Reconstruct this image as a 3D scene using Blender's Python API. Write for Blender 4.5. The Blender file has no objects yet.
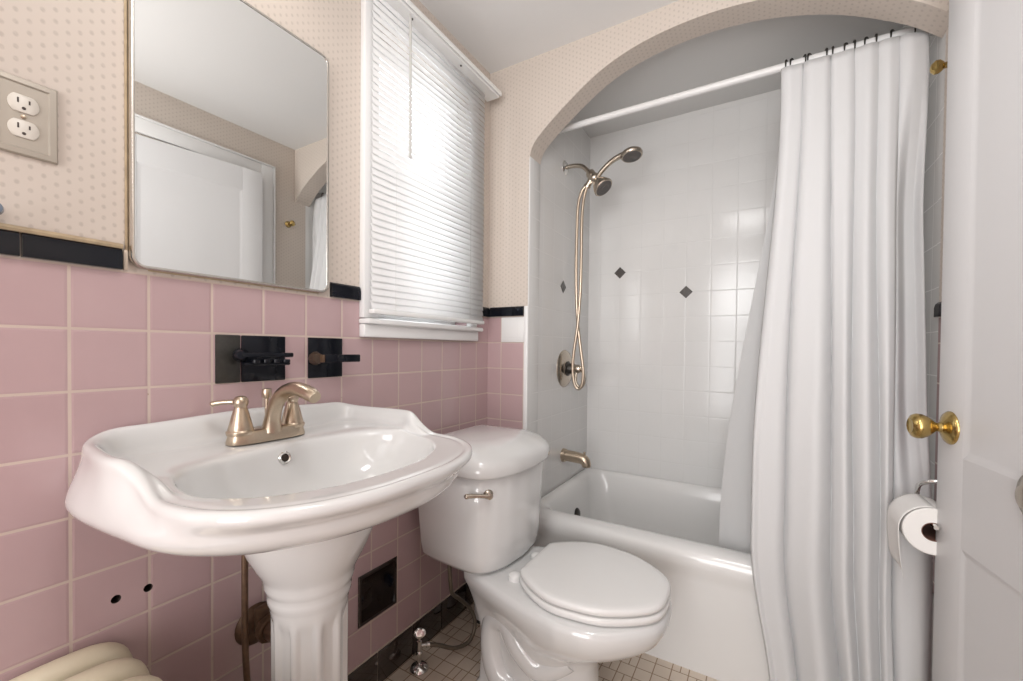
import bpy, bmesh, math, random
from mathutils import Vector, Matrix
random.seed(7)
PI = math.pi
S = bpy.context.scene
C = S.collection

# ------------------------------------------------------------------ materials
def new_mat(name):
    m = bpy.data.materials.new(name); m.use_nodes = True
    return m, m.node_tree, m.node_tree.nodes['Principled BSDF']

def plain(name, col, rough=.4, metal=0., coat=0., noise=0., nscale=40., bump=0., spec=.5):
    m, t, b = new_mat(name)
    b.inputs['Base Color'].default_value = (*col, 1)
    b.inputs['Roughness'].default_value = rough
    b.inputs['Metallic'].default_value = metal
    b.inputs['Coat Weight'].default_value = coat
    b.inputs['Coat Roughness'].default_value = .05
    b.inputs['Specular IOR Level'].default_value = spec
    if noise or bump:
        g = t.nodes.new('ShaderNodeNewGeometry')
        n = t.nodes.new('ShaderNodeTexNoise'); n.inputs['Scale'].default_value = nscale
        n.inputs['Detail'].default_value = 4
        t.links.new(g.outputs['Position'], n.inputs['Vector'])
        if noise:
            r = t.nodes.new('ShaderNodeMix'); r.data_type = 'RGBA'
            r.inputs[6].default_value = (*[c*(1-noise) for c in col], 1)
            r.inputs[7].default_value = (*[min(1, c*(1+noise)) for c in col], 1)
            t.links.new(n.outputs['Fac'], r.inputs[0])
            t.links.new(r.outputs[2], b.inputs['Base Color'])
        if bump:
            bp = t.nodes.new('ShaderNodeBump'); bp.inputs['Strength'].default_value = bump
            bp.inputs['Distance'].default_value = .002
            t.links.new(n.outputs['Fac'], bp.inputs['Height'])
            t.links.new(bp.outputs['Normal'], b.inputs['Normal'])
    return m

class NT:
    """small helper for math node chains"""
    def __init__(s, t): s.t = t
    def math(s, op, a, b=None, c=None):
        n = s.t.nodes.new('ShaderNodeMath'); n.operation = op
        for i, v in enumerate((a, b, c)):
            if v is None: continue
            if isinstance(v, (int, float)): n.inputs[i].default_value = v
            else: s.t.links.new(v, n.inputs[i])
        return n.outputs[0]
    def rng(s, v, a, b, c=0., d=1., smooth=True):
        n = s.t.nodes.new('ShaderNodeMapRange')
        if smooth: n.interpolation_type = 'SMOOTHSTEP'
        for i, x in enumerate((a, b, c, d)): n.inputs[i+1].default_value = x
        s.t.links.new(v, n.inputs[0]); return n.outputs[0]
    def mix(s, f, a, b):
        n = s.t.nodes.new('ShaderNodeMix'); n.data_type = 'RGBA'
        if isinstance(f, (int, float)): n.inputs[0].default_value = f
        else: s.t.links.new(f, n.inputs[0])
        for i, v in ((6, a), (7, b)):
            if isinstance(v, tuple): n.inputs[i].default_value = (*v, 1)
            else: s.t.links.new(v, n.inputs[i])
        return n.outputs[2]
    def pos(s):
        g = s.t.nodes.new('ShaderNodeNewGeometry'); x = s.t.nodes.new('ShaderNodeSeparateXYZ')
        s.t.links.new(g.outputs['Position'], x.inputs[0]); return g, x
    def comb(s, a, b, c=0.):
        n = s.t.nodes.new('ShaderNodeCombineXYZ')
        for i, v in enumerate((a, b, c)):
            if isinstance(v, (int, float)): n.inputs[i].default_value = v
            else: s.t.links.new(v, n.inputs[i])
        return n.outputs[0]
    def white(s, v):
        n = s.t.nodes.new('ShaderNodeTexWhiteNoise'); n.noise_dimensions = '3D'
        s.t.links.new(v, n.inputs['Vector']); return n.outputs['Value']
    def noise(s, v, scale, detail=3):
        n = s.t.nodes.new('ShaderNodeTexNoise'); n.inputs['Scale'].default_value = scale
        n.inputs['Detail'].default_value = detail
        if v is not None: s.t.links.new(v, n.inputs['Vector'])
        return n.outputs['Fac']

def tile_mat(name, ax, org, pitch, gw, cA, cB, grout, rough=.12, bump=.35, split=False, wear=0., accents=None):
    m, t, b = new_mat(name); N = NT(t)
    g, x = N.pos()
    u = N.math('DIVIDE', N.math('SUBTRACT', x.outputs[ax[0]], org[0]), pitch[0])
    v = N.math('DIVIDE', N.math('SUBTRACT', x.outputs[ax[1]], org[1]), pitch[1])
    iu, iv = N.math('FLOOR', u), N.math('FLOOR', v)
    fu, fv = N.math('FRACT', u), N.math('FRACT', v)
    cell = N.comb(iu, iv)
    if split:                                     # every other square is two half tiles
        par = N.math('FRACT', N.math('MULTIPLY', N.math('ADD', iu, N.math('MULTIPLY', iv, 2.)), .25))
        a = N.math('GREATER_THAN', par, .4)       # half of the squares stay whole
        k = N.math('GREATER_THAN', N.math('FRACT', N.math('MULTIPLY', N.math('ADD', iu, iv), .5)), .25)
        fu2 = N.math('FRACT', N.math('MULTIPLY', fu, 2.)); fv2 = N.math('FRACT', N.math('MULTIPLY', fv, 2.))
        du0 = N.math('MULTIPLY', N.math('MINIMUM', fu, N.math('SUBTRACT', 1., fu)), pitch[0])
        dv0 = N.math('MULTIPLY', N.math('MINIMUM', fv, N.math('SUBTRACT', 1., fv)), pitch[1])
        du2 = N.math('MULTIPLY', N.math('MINIMUM', fu2, N.math('SUBTRACT', 1., fu2)), pitch[0]/2)
        d = N.math('MINIMUM', du0, dv0)
        hide = N.math('MULTIPLY', N.math('SUBTRACT', 1., N.math('MULTIPLY', a, k)), 1.)
        d = N.math('MINIMUM', d, N.math('ADD', du2, hide))
    else:
        du = N.math('MULTIPLY', N.math('MINIMUM', fu, N.math('SUBTRACT', 1., fu)), pitch[0])
        dv = N.math('MULTIPLY', N.math('MINIMUM', fv, N.math('SUBTRACT', 1., fv)), pitch[1])
        d = N.math('MINIMUM', du, dv)
    mask = N.rng(d, gw*.5-.0004, gw*.5+.0006)     # 1 on the tile, 0 in the joint
    h = N.rng(d, gw*.5-.0005, gw*.5+.004)
    rnd = N.white(cell)
    mott = N.noise(g.outputs['Position'], 9.)
    f = N.math('ADD', N.math('MULTIPLY', rnd, .55), N.math('MULTIPLY', mott, .45))
    col = N.mix(f, cA, cB)
    gcol = N.mix(N.noise(g.outputs['Position'], 14.), tuple(c*.86 for c in grout), tuple(min(1, c*1.1) for c in grout))
    fin = N.mix(mask, gcol, col)
    if wear:                                       # rusty specks along the joints
        sp = N.rng(N.noise(g.outputs['Position'], 60., 2), .70, .76)
        near = N.rng(d, .004, .0, 0., 1.)
        fin = N.mix(N.math('MULTIPLY', N.math('MULTIPLY', sp, near), wear), fin, (.20, .10, .04))
    t.links.new(fin, b.inputs['Base Color'])
    t.links.new(N.rng(mask, 0, 1, .7, rough, False), b.inputs['Roughness'])
    # each tile leans a hair its own way so reflections break at the joints
    tilt = N.math('ADD', N.math('MULTIPLY', fu, N.math('SUBTRACT', rnd, .5)), N.math('MULTIPLY', fv, N.math('SUBTRACT', N.white(N.comb(iv, iu, 3.)), .5)))
    hh = N.math('ADD', h, N.math('MULTIPLY', tilt, .35))
    bp = t.nodes.new('ShaderNodeBump'); bp.inputs['Strength'].default_value = bump
    bp.inputs['Distance'].default_value = .0012
    t.links.new(hh, bp.inputs['Height']); t.links.new(bp.outputs['Normal'], b.inputs['Normal'])
    return m

def paper_mat(name, ax, base, dot, pu=.0148, pv=.0195):
    m, t, b = new_mat(name); N = NT(t); g, x = N.pos()
    dd = []
    for off in (0., .5):
        u = N.math('ADD', N.math('DIVIDE', x.outputs[ax[0]], pu*2), off)
        v = N.math('ADD', N.math('DIVIDE', x.outputs[ax[1]], pv), off)
        fu = N.math('MULTIPLY', N.math('SUBTRACT', N.math('FRACT', u), .5), pu*2)
        fv = N.math('MULTIPLY', N.math('SUBTRACT', N.math('FRACT', v), .5), pv)
        dd.append(N.math('SQRT', N.math('ADD', N.math('MULTIPLY', fu, fu), N.math('MULTIPLY', N.math('MULTIPLY', fv, fv), .6))))
    d = N.math('MINIMUM', dd[0], dd[1])
    f = N.rng(d, .0043, .0016)
    f = N.math('MULTIPLY', f, N.rng(N.noise(g.outputs['Position'], 200.), .3, .6, .55, 1.))
    col = N.mix(N.noise(g.outputs['Position'], 4.), tuple(c*.96 for c in base), base)
    t.links.new(N.mix(f, col, dot), b.inputs['Base Color'])
    b.inputs['Roughness'].default_value = .62
    return m

PINK_A, PINK_B, PINK_G = (.455, .318, .326), (.515, .372, .378), (.57, .465, .405)
ROW0, TP = 1.204, .110
M = {}
M['pink_left'] = tile_mat('pink_tile_left', (1, 2), (.2361, ROW0), (TP, TP), .0042, PINK_A, PINK_B, PINK_G, wear=.5)
M['pink_front'] = tile_mat('pink_tile_front', (0, 2), (.0685, ROW0), (TP, TP), .0036, PINK_A, PINK_B, PINK_G)
M['white_back'] = tile_mat('white_tile_back', (0, 2), (.371, 1.483), (.111, .123), .0022, (.74, .735, .725), (.755, .75, .74), (.695, .69, .68), rough=.15, bump=.16)
M['white_side'] = tile_mat('white_tile_side', (1, 2), (1.893, 1.373), (.111, .123), .0022, (.74, .735, .725), (.755, .75, .74), (.695, .69, .68), rough=.15, bump=.16)
M['floor'] = tile_mat('floor_tile', (0, 1), (.01, .02), (.052, .052), .003, (.62, .525, .43), (.70, .605, .51), (.32, .22, .14), rough=.35, split=True, bump=.3)
M['paper_left'] = paper_mat('wallpaper_left', (1, 2), (.60, .53, .47), (.48, .42, .37))
M['paper_soffit'] = paper_mat('wallpaper_soffit', (0, 1), (.60, .53, .47), (.48, .42, .37))
M['paper_front'] = paper_mat('wallpaper_front', (0, 2), (.60, .53, .47), (.48, .42, .37))
M['ceiling'] = plain('ceiling_paint', (.76, .755, .75), .7, bump=.04, nscale=60)
M['white_paint'] = plain('white_gloss_paint', (.76, .755, .75), .35, bump=.03, nscale=25)
M['door_paint'] = plain('white_door_paint', (.65, .645, .65), .38, bump=.03, nscale=25)
M['alcove_paint'] = plain('alcove_paint', (.72, .715, .705), .5)
M['porcelain'] = plain('white_porcelain', (.70, .70, .695), .10, coat=.6)
M['enamel'] = plain('tub_enamel', (.77, .765, .755), .16, coat=.4)
M['seat'] = plain('seat_plastic', (.78, .775, .765), .25)
M['nickel'] = plain('brushed_nickel', (.50, .44, .37), .26, 1., noise=.08, nscale=300)
M['bronze_nickel'] = plain('warm_brushed_nickel', (.53, .44, .34), .3, 1., noise=.1, nscale=300)
M['dark_metal'] = plain('dark_metal', (.06, .055, .05), .35, .7)
M['chrome'] = plain('chrome', (.72, .71, .69), .08, 1.)
M['brass'] = plain('brass', (.47, .34, .13), .22, 1., noise=.15, nscale=90)
M['rust'] = plain('rusty_brass', (.13, .075, .045), .5, .45, noise=.5, nscale=60, bump=.3)
M['pipe'] = plain('tarnished_copper_pipe', (.22, .145, .10), .4, .8, noise=.3, nscale=80)
M['black_tile'] = plain('black_glazed_tile', (.006, .007, .011), .14, coat=.0, spec=.25, noise=.3, nscale=20)
M['brown_tile'] = plain('brown_black_tile', (.030, .021, .017), .10, coat=.6, noise=.4, nscale=20)
M['grey_black'] = plain('worn_black_ceramic', (.032, .030, .026), .3, noise=.5, nscale=120)
M['broken'] = plain('broken_ceramic', (.045, .025, .014), .6, noise=.5, nscale=120)
M['grout'] = plain('cream_grout', (.62, .53, .44), .8, noise=.15, nscale=60)
M['caulk'] = plain('yellowed_caulk', (.40, .31, .20), .7, noise=.4, nscale=50)
M['hole_dark'] = plain('dark_hole', (.035, .025, .02), .9)
M['steel'] = plain('mirror_frame_steel', (.60, .57, .53), .25, 1., noise=.1, nscale=120)
M['mirror'] = plain('mirror_glass', (.82, .83, .82), .01, 1.)
M['plate'] = plain('nickel_wall_plate', (.40, .36, .31), .38, .35)
M['outlet'] = plain('ivory_plastic', (.64, .60, .54), .35)
M['wand'] = plain('grey_plastic_wand', (.50, .49, .47), .3)
M['slot'] = plain('dark_slot', (.05, .035, .03), .6)
M['diamond'] = plain('brown_accent_tile', (.065, .055, .05), .25, noise=.3, nscale=90)
M['radiator'] = plain('cream_radiator_paint', (.74, .66, .50), .4, noise=.08, nscale=30, bump=.15)
M['hose_braid'] = plain('braided_grey_hose', (.17, .145, .11), .45, .5, noise=.35, nscale=900)
M['hose_metal'] = plain('metal_shower_hose', (.52, .43, .34), .28, 1., noise=.25, nscale=700)
M['paper'] = plain('toilet_paper', (.80, .785, .765), .9, bump=.2, nscale=300)
M['core'] = plain('cardboard_core', (.16, .075, .055), .9)
M['white_plastic'] = plain('white_plastic', (.78, .78, .77), .3)
M['rubber'] = plain('black_rubber', (.02, .02, .02), .5)
M['blue_grey'] = plain('blue_grey_metal', (.30, .36, .45), .25, .6)
M['rubber_seal'] = plain('grey_nozzle_rubber', (.10, .09, .085), .5)

def cloth(name, col, trans):
    m, t, b = new_mat(name)
    b.inputs['Base Color'].default_value = (*col, 1); b.inputs['Roughness'].default_value = .75
    b.inputs['Specular IOR Level'].default_value = .2
    tr = t.nodes.new('ShaderNodeBsdfTranslucent'); tr.inputs['Color'].default_value = (*col, 1)
    mx = t.nodes.new('ShaderNodeMixShader'); mx.inputs[0].default_value = trans
    t.links.new(b.outputs[0], mx.inputs[1]); t.links.new(tr.outputs[0], mx.inputs[2])
    t.links.new(mx.outputs[0], t.nodes['Material Output'].inputs['Surface'])
    g = t.nodes.new('ShaderNodeNewGeometry'); n = t.nodes.new('ShaderNodeTexNoise'); n.inputs['Scale'].default_value = 26
    n.inputs['Detail'].default_value = 5
    bp = t.nodes.new('ShaderNodeBump'); bp.inputs['Strength'].default_value = .12; bp.inputs['Distance'].default_value = .004
    t.links.new(g.outputs['Position'], n.inputs['Vector']); t.links.new(n.outputs['Fac'], bp.inputs['Height'])
    t.links.new(bp.outputs['Normal'], b.inputs['Normal'])
    return m
M['curtain'] = cloth('white_polyester', (.77, .77, .775), .22)
M['liner'] = cloth('white_vinyl_liner', (.76, .76, .76), .35)
M['slat'] = cloth('white_blind_slat', (.86, .86, .86), .38)
def glass(name):
    m, t, b = new_mat(name)
    b.inputs['Base Color'].default_value = (1, 1, 1, 1); b.inputs['Roughness'].default_value = 0
    b.inputs['Transmission Weight'].default_value = 1; b.inputs['IOR'].default_value = 1.0
    return m
M['glass'] = glass('window_glass')
# ------------------------------------------------------------------ mesh helpers
def BM(): return bmesh.new()

def box(bm, a, b, bev=0., seg=2):
    x0, y0, z0 = [min(a[i], b[i]) for i in range(3)]; x1, y1, z1 = [max(a[i], b[i]) for i in range(3)]
    v = [bm.verts.new(p) for p in ((x0,y0,z0),(x1,y0,z0),(x1,y1,z0),(x0,y1,z0),(x0,y0,z1),(x1,y0,z1),(x1,y1,z1),(x0,y1,z1))]
    fs = [bm.faces.new([v[i] for i in q]) for q in ((3,2,1,0),(4,5,6,7),(0,1,5,4),(1,2,6,5),(2,3,7,6),(3,0,4,7))]
    if bev:
        es = list({e for f in fs for e in f.edges})
        bmesh.ops.bevel(bm, geom=es, offset=bev, segments=seg, profile=.5, affect='EDGES')
    return v

def loft(bm, loops, closed=True, cap0=True, cap1=True):
    R = [[bm.verts.new(p) for p in L] for L in loops]
    n = len(R[0])
    for a, b in zip(R, R[1:]):
        for i in range(n if closed else n-1):
            j = (i+1) % n
            bm.faces.new((a[i], a[j], b[j], b[i]))
    if closed and cap0: bm.faces.new(list(reversed(R[0])))
    if closed and cap1: bm.faces.new(R[-1])
    return R

def frame_of(d, up=None):
    d = Vector(d).normalized()
    u = Vector((0,0,1)) if abs(d.z) < .95 else Vector((1,0,0))
    if up is not None: u = Vector(up)
    x = d.cross(u).normalized(); y = x.cross(d).normalized()
    return x, y, d

def lathe(bm, prof, o=(0,0,0), d=(0,0,1), n=24, cap0=True, cap1=True, sx=1., sy=1.):
    """prof = [(radius, distance along d)]"""
    x, y, z = frame_of(d); o = Vector(o)
    loops = [[o + z*h + x*(r*sx*math.cos(2*PI*i/n)) + y*(r*sy*math.sin(2*PI*i/n)) for i in range(n)] for r, h in prof]
    return loft(bm, loops, True, cap0, cap1)

def catmull(P, n=8, closed=False):
    P = [Vector(p) for p in P]; out = []; m = len(P)
    for i in range(m if closed else m-1):
        g = (lambda k: P[k % m]) if closed else (lambda k: P[max(0, min(m-1, k))])
        a, b, c, d = g(i-1), g(i), g(i+1), g(i+2)
        for k in range(n):
            t = k/n
            out.append(.5*((2*b) + (c-a)*t + (2*a-5*b+4*c-d)*t*t + (3*b-a-3*c+d)*t**3))
    if not closed: out.append(P[-1].copy())
    return out

def tube(bm, pts, r, n=12, smooth=0, caps=True):
    """r = number or list of radii (one per control point)"""
    k = len(pts)
    rr = [r]*k if isinstance(r, (int, float)) else list(r)
    if smooth:
        P4 = catmull(pts, smooth); R4 = []
        for i in range(k-1):
            for j in range(smooth): R4.append(rr[i]+(rr[i+1]-rr[i])*j/smooth)
        R4.append(rr[-1])
    else: P4, R4 = [Vector(p) for p in pts], rr
    loops = []; x = None
    for i, p in enumerate(P4):
        d = (P4[min(i+1, len(P4)-1)] - P4[max(i-1, 0)]).normalized()
        if x is None: x, y, _ = frame_of(d)
        else:
            x = (x - d*x.dot(d)).normalized(); y = d.cross(x).normalized()
        y = d.cross(x).normalized()
        loops.append([p + x*(R4[i]*math.cos(2*PI*j/n)) + y*(R4[i]*math.sin(2*PI*j/n)) for j in range(n)])
    return loft(bm, loops, True, caps, caps)

def sphere(bm, c, r, n=16, m=10, sc=(1,1,1)):
    c = Vector(c); loops = []
    for k in range(1, m):
        a = -PI/2 + PI*k/m
        loops.append([c + Vector((r*sc[0]*math.cos(a)*math.cos(2*PI*i/n), r*sc[1]*math.cos(a)*math.sin(2*PI*i/n), r*sc[2]*math.sin(a))) for i in range(n)])
    R = loft(bm, loops, True, False, False)
    b = bm.verts.new(c - Vector((0,0,r*sc[2]))); t = bm.verts.new(c + Vector((0,0,r*sc[2])))
    for i in range(n):
        j = (i+1) % n
        bm.faces.new((b, R[0][j], R[0][i])); bm.faces.new((t, R[-1][i], R[-1][j]))

def grid(bm, fn, nu, nv):
    V = [[bm.verts.new(fn(i/nu, j/nv)) for j in range(nv+1)] for i in range(nu+1)]
    for i in range(nu):
        for j in range(nv):
            bm.faces.new((V[i][j], V[i+1][j], V[i+1][j+1], V[i][j+1]))
    return V

def extrude_poly(bm, pts, d):
    """flat polygon pts pushed along vector d"""
    d = Vector(d); a = [bm.verts.new(p) for p in pts]; b = [bm.verts.new(Vector(p)+d) for p in pts]
    n = len(pts)
    bm.faces.new(a); bm.faces.new(list(reversed(b)))
    for i in range(n): bm.faces.new((a[(i+1) % n], a[i], b[i], b[(i+1) % n]))

def finish(bm, name, mat, ang=38., recalc=True):
    if recalc: bmesh.ops.recalc_face_normals(bm, faces=bm.faces[:])
    for f in bm.faces: f.smooth = True
    lim = math.radians(ang)
    for e in bm.edges:
        if len(e.link_faces) == 2 and e.calc_face_angle(0) > lim: e.smooth = False
    me = bpy.data.meshes.new(name); bm.to_mesh(me); bm.free()
    for x in (mat if isinstance(mat, (list, tuple)) else [mat]): me.materials.append(x)
    return me

def root_of(o):
    while o.parent: o = o.parent
    return o

def obj(name, bm, mat, parent=None, ang=38., recalc=True, subsurf=0, solid=0.):
    """links the bmesh (built in world coordinates) as ONE mesh object"""
    if parent is not None:
        bmesh.ops.translate(bm, verts=bm.verts[:], vec=-Vector(root_of(parent).location))
    o = bpy.data.objects.new(name, finish(bm, name, mat, ang, recalc)); C.objects.link(o)
    if parent is not None: o.parent = parent
    if solid:
        s = o.modifiers.new('Solidify', 'SOLIDIFY'); s.thickness = solid; s.offset = 0
    if subsurf:
        s = o.modifiers.new('Subdivision', 'SUBSURF'); s.levels = subsurf; s.render_levels = subsurf
    return o

def thing(name, loc, label, cat, group=None):
    o = bpy.data.objects.new(name, None); C.objects.link(o)
    o.empty_display_size = .05; o.location = loc
    o['label'] = label; o['category'] = cat
    if group: o['group'] = group
    return o

def tag(o, label, cat, group=None):
    o['label'] = label; o['category'] = cat
    if group: o['group'] = group
    return o

def struct(name, bm=None, mat=None, label=None, cat=None, loc=(0,0,0), **k):
    if bm is None:
        o = bpy.data.objects.new(name, None); C.objects.link(o); o.location = loc
    else: o = obj(name, bm, mat, None, **k)
    o['kind'] = 'structure'
    if label: o['label'] = label
    if cat: o['category'] = cat
    return o

def cut(o, cutters):
    """boolean holes; cutters = list of bmesh"""
    for cb in cutters:
        bmesh.ops.recalc_face_normals(cb, faces=cb.faces[:])
        me = bpy.data.meshes.new('cutter'); cb.to_mesh(me); cb.free()
        co = bpy.data.objects.new('cutter', me); C.objects.link(co)
        md = o.modifiers.new('cut', 'BOOLEAN'); md.operation = 'DIFFERENCE'; md.object = co; md.solver = 'EXACT'
        dg = bpy.context.evaluated_depsgraph_get(); dg.update()
        nm = bpy.data.meshes.new_from_object(o.evaluated_get(dg))
        o.modifiers.clear(); old = o.data; nm.name = old.name; o.data = nm
        bpy.data.meshes.remove(old); bpy.data.objects.remove(co); bpy.data.meshes.remove(me)
    for p in o.data.polygons: p.use_smooth = False

# ------------------------------------------------------------------ dimensions of the room (metres)
XL, XR = 0.0, 1.45            # left and right walls
YB, YA, YA2, YE = -2.2, 1.533, 1.628, 2.247   # back wall, arch wall front and rear faces, alcove rear wall
ZC, ZCA = 2.26, 2.246          # ceilings
XA, XAR = .195, 1.452           # alcove left and right walls
WY0, WY1, WZ0, WZ1 = .90, 1.375, 1.155, 2.07 # window opening
ZT = ROW0                     # top of the pink tile
ZB = .108                     # top of the black base tile

# ------------------------------------------------------------------ setting
bm = BM(); box(bm, (-.14, YB-.1, -.06), (XR+.14, YE+.12, 0)); struct('floor', bm, M['floor'])
bm = BM(); box(bm, (-.14, YB-.1, ZC), (XR+.14, YA2, ZC+.06)); struct('ceiling', bm, M['ceiling'])
bm = BM(); box(bm, (XA-.06, YA2, ZCA), (XAR+.06, YE+.1, ZCA+.06)); struct('ceiling_alcove', bm, M['alcove_paint'])

# left wall: tiled lower part and papered upper part, with the window, niche and pipe holes cut out
bm = BM(); box(bm, (-.12, YB, 0), (0, YA, ZT))
wl = struct('wall_left', bm, M['pink_left'])
c1 = BM(); box(c1, (-.3, WY0, WZ0), (.1, WY1, 3))
c2 = BM(); box(c2, (-.075, .852, .227), (.1, .995, .370))
cs = [c1, c2]
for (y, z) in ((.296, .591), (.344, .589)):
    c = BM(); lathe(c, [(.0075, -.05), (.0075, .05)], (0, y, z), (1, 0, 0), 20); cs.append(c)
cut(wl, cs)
wl.data.materials.append(M['hole_dark'])
for p in wl.data.polygons:                       # dark colour set inside the two drilled holes
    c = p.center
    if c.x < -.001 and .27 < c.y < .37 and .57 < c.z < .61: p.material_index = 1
bm = BM(); box(bm, (-.12, YB, ZT), (0, YA, ZC))
wu = struct('wall_left_upper', bm, M['paper_left'])
c1 = BM(); box(c1, (-.3, WY0, .5), (.1, WY1, WZ1)); cut(wu, [c1])
# right wall, and two unseen walls at the camera end
def wall_split(name, a, b, zt, low, up):
    bm = BM(); box(bm, (a[0], a[1], 0), (b[0], b[1], zt)); struct(name, bm, low)
    bm = BM(); box(bm, (a[0], a[1], zt), (b[0], b[1], ZC)); struct(name+'_upper', bm, up)
wall_split('wall_right', (XR, YB, 0), (XR+.1, 1.602, 0), 1.164, M['pink_left'], M['paper_left'])
bm = BM(); box(bm, (0, -.07, 0), (.62, .03, .50)); struct('wall_low', bm, M['white_paint'])   # invented unseen half-wall behind the radiator, low so fill light passes over
bm = BM(); box(bm, (-.12, YB-.1, 0), (XR+.1, YB, ZC)); struct('wall_rear', bm, M['white_paint'])  # unseen end wall, set far back so the fill light falls off evenly
# arch wall: narrow tiled strip on the left, papered wall with the arched opening above
arch = catmull([(XA, 1.70), (XA+.001, 1.80), (XA+.004, 1.862), (.228, 1.922), (.338, 2.013), (.494, 2.112), (.65, 2.163), (.835, 2.18),
                (1.02, 2.162), (1.20, 2.108), (1.36, 2.020), (XR, 1.945)], 6)
arch = [(p.x, p.y) for p in arch]
bm = BM(); box(bm, (0, YA, 0), (XA, YA2, ZT)); struct('wall_front', bm, M['pink_front'])
bm = BM()
prof = [(0, ZT), (XA-1e-4, ZT)] + arch                     # lower edge of the papered wall, left to right
lo0 = [bm.verts.new((x, YA, z)) for x, z in prof]; lo1 = [bm.verts.new((x, YA2, z)) for x, z in prof]
hi0 = [bm.verts.new((x, YA, ZC)) for x, z in prof]; hi1 = [bm.verts.new((x, YA2, ZC)) for x, z in prof]
for i in range(len(prof)-1):
    for a, b, c, d in ((lo0[i], lo0[i+1], hi0[i+1], hi0[i]), (lo1[i+1], lo1[i], hi1[i], hi1[i+1]), (lo1[i], lo1[i+1], lo0[i+1], lo0[i]), (hi0[i], hi0[i+1], hi1[i+1], hi1[i])):
        bm.faces.new((a, b, c, d))
bm.faces.new((lo0[0], hi0[0], hi1[0], lo1[0])); bm.faces.new((lo0[-1], lo1[-1], hi1[-1], hi0[-1]))
for fc_ in bm.faces:
    fc_.normal_update()
    if abs(fc_.normal.y) < .5: fc_.material_index = 1
struct('wall_front_upper', bm, [M['paper_front'], M['paper_soffit']], ang=30)
# white tiled alcove
bm = BM(); box(bm, (XA-.06, YA2, 0), (XA, YE, ZCA)); struct('wall_alcove_left', bm, M['white_side'])
bm = BM(); box(bm, (XA-.06, YE, 0), (XAR+.06, YE+.1, ZCA)); struct('wall_alcove_back', bm, M['white_back'])
bm = BM(); box(bm, (XAR, YA2, 0), (XAR+.06, YE, ZCA)); struct('wall_alcove_right', bm, M['white_side'])
bm = BM(); box(bm, (XR, 1.602, 0), (XAR+.06, YA2, ZCA)); struct('wall_jamb_right', bm, M['white_side'])
# tiled reveal of the opening: thin white lining over the end of the strip, with a rounded white edge
bm = BM(); box(bm, (XA, YA+.001, .415), (XA+.005, YA2+.0, 1.862), .0015); struct('trim_1', bm, M['white_side'], 'white tile lining of the left reveal of the arch', 'trim')
bm = BM(); box(bm, (XA-.014, YA-.005, 0), (XA+.0055, YA+.004, ROW0+.042), .003); struct('trim_2', bm, M['white_paint'], 'white rounded edge strip down the left side of the alcove opening', 'trim')
bm = BM(); box(bm, (.0705, YA-.0035, ROW0-TP+.002), (XA-.0145, YA+.002, ROW0-.002), .002); struct('trim_3', bm, M['white_back'], 'single white replacement tile beside the arch', 'trim')

# black cap tiles at the top of the pink tile, one mesh per run of wall
def cap_run(name, a, b, axis, label, z0=ZT+.002, h=.040, joint=.152, off=0., wall=1):
    bm = BM(); L = b-a; s = a-off
    bounds = [a]; k = s
    while k < b-.004:
        k += joint
        if a+.012 < k < b-.012: bounds.append(k)
    bounds.append(b)
    prof = [(0, 0), (.011, 0), (.011, h*.62), (.0085, h*.88), (.004, h), (0, h)]
    for u0, u1 in zip(bounds, bounds[1:]):
        u0 += .0015; u1 -= .0015
        if axis == 'y':
            loops = [[(wall*d if wall > 0 else XR-d, u, z0+z) for d, z in prof] for u in (u0, u1)]
        else:
            loops = [[(u, YA-d, z0+z) for d, z in prof] for u in (u0, u1)]
        loft(bm, loops)
    return struct(name, bm, M['black_tile'], label, 'tile trim', ang=25)
cap_run('trim_4', .031, .306, 'y', 'black cap tiles on the left wall below the outlet', off=.003)
cap_run('trim_5', .745, WY0-.055, 'y', 'black cap tile between the mirror and the window')
cap_run('trim_6', 1.44, YA-.001, 'y', 'short black cap tile in the corner right of the window')
cap_run('trim_7', .012, XA-.015, 'x', 'black cap tiles on the arch wall beside the window', joint=.06)
cap_run('trim_8', 1.405, 1.600, 'y', 'black cap tile on the right wall behind the door', z0=1.166, wall=-1)
# yellowed caulk bead above the cap tiles, pink filler beside the mirror
bm = BM(); tube(bm, [(.003, .031, ZT+.045), (.003, .10, ZT+.046), (.003, .306, ZT+.045)], .0055, 8); struct('trim_9', bm, M['caulk'], 'yellowed caulk line above the black cap tiles', 'caulk')
bm = BM(); box(bm, (0, .3065, ZT+.002), (.007, .3140, ZT+.040), .003); struct('trim_10', bm, M['grout'], 'small pink filler strip between cap tile and mirror', 'filler')
# black base tiles, joints every 0.152 m
def base_run(name, fn, a, b, off, label):
    bm = BM(); k = a-off; bounds = [a]
    while k < b:
        k += .152
        if a+.01 < k < b-.01: bounds.append(k)
    bounds.append(b)
    for u0, u1 in zip(bounds, bounds[1:]):
        p, q = fn(u0+.0015, u1-.0015); box(bm, p, q, .002)
    return struct(name, bm, M['brown_tile'], label, 'baseboard')
base_run('baseboard_left', lambda a, b: ((0, a, .001), (.009, b, ZB-.001)),   .032, YA-.004, .025, 'black base tiles along the foot of the left wall')
base_run('baseboard_front', lambda a, b: ((a, YA-.009, .001), (b, YA, ZB-.001)), .012, XA-.013, 0., 'black base tiles at the foot of the arch wall')
bm = BM(); box(bm, (0, .032, 0), (.0055, YA-.001, ZB+.0005)); struct('trim_11', bm, M['grout'], 'pale grout behind the black base tiles', 'grout')

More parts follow.
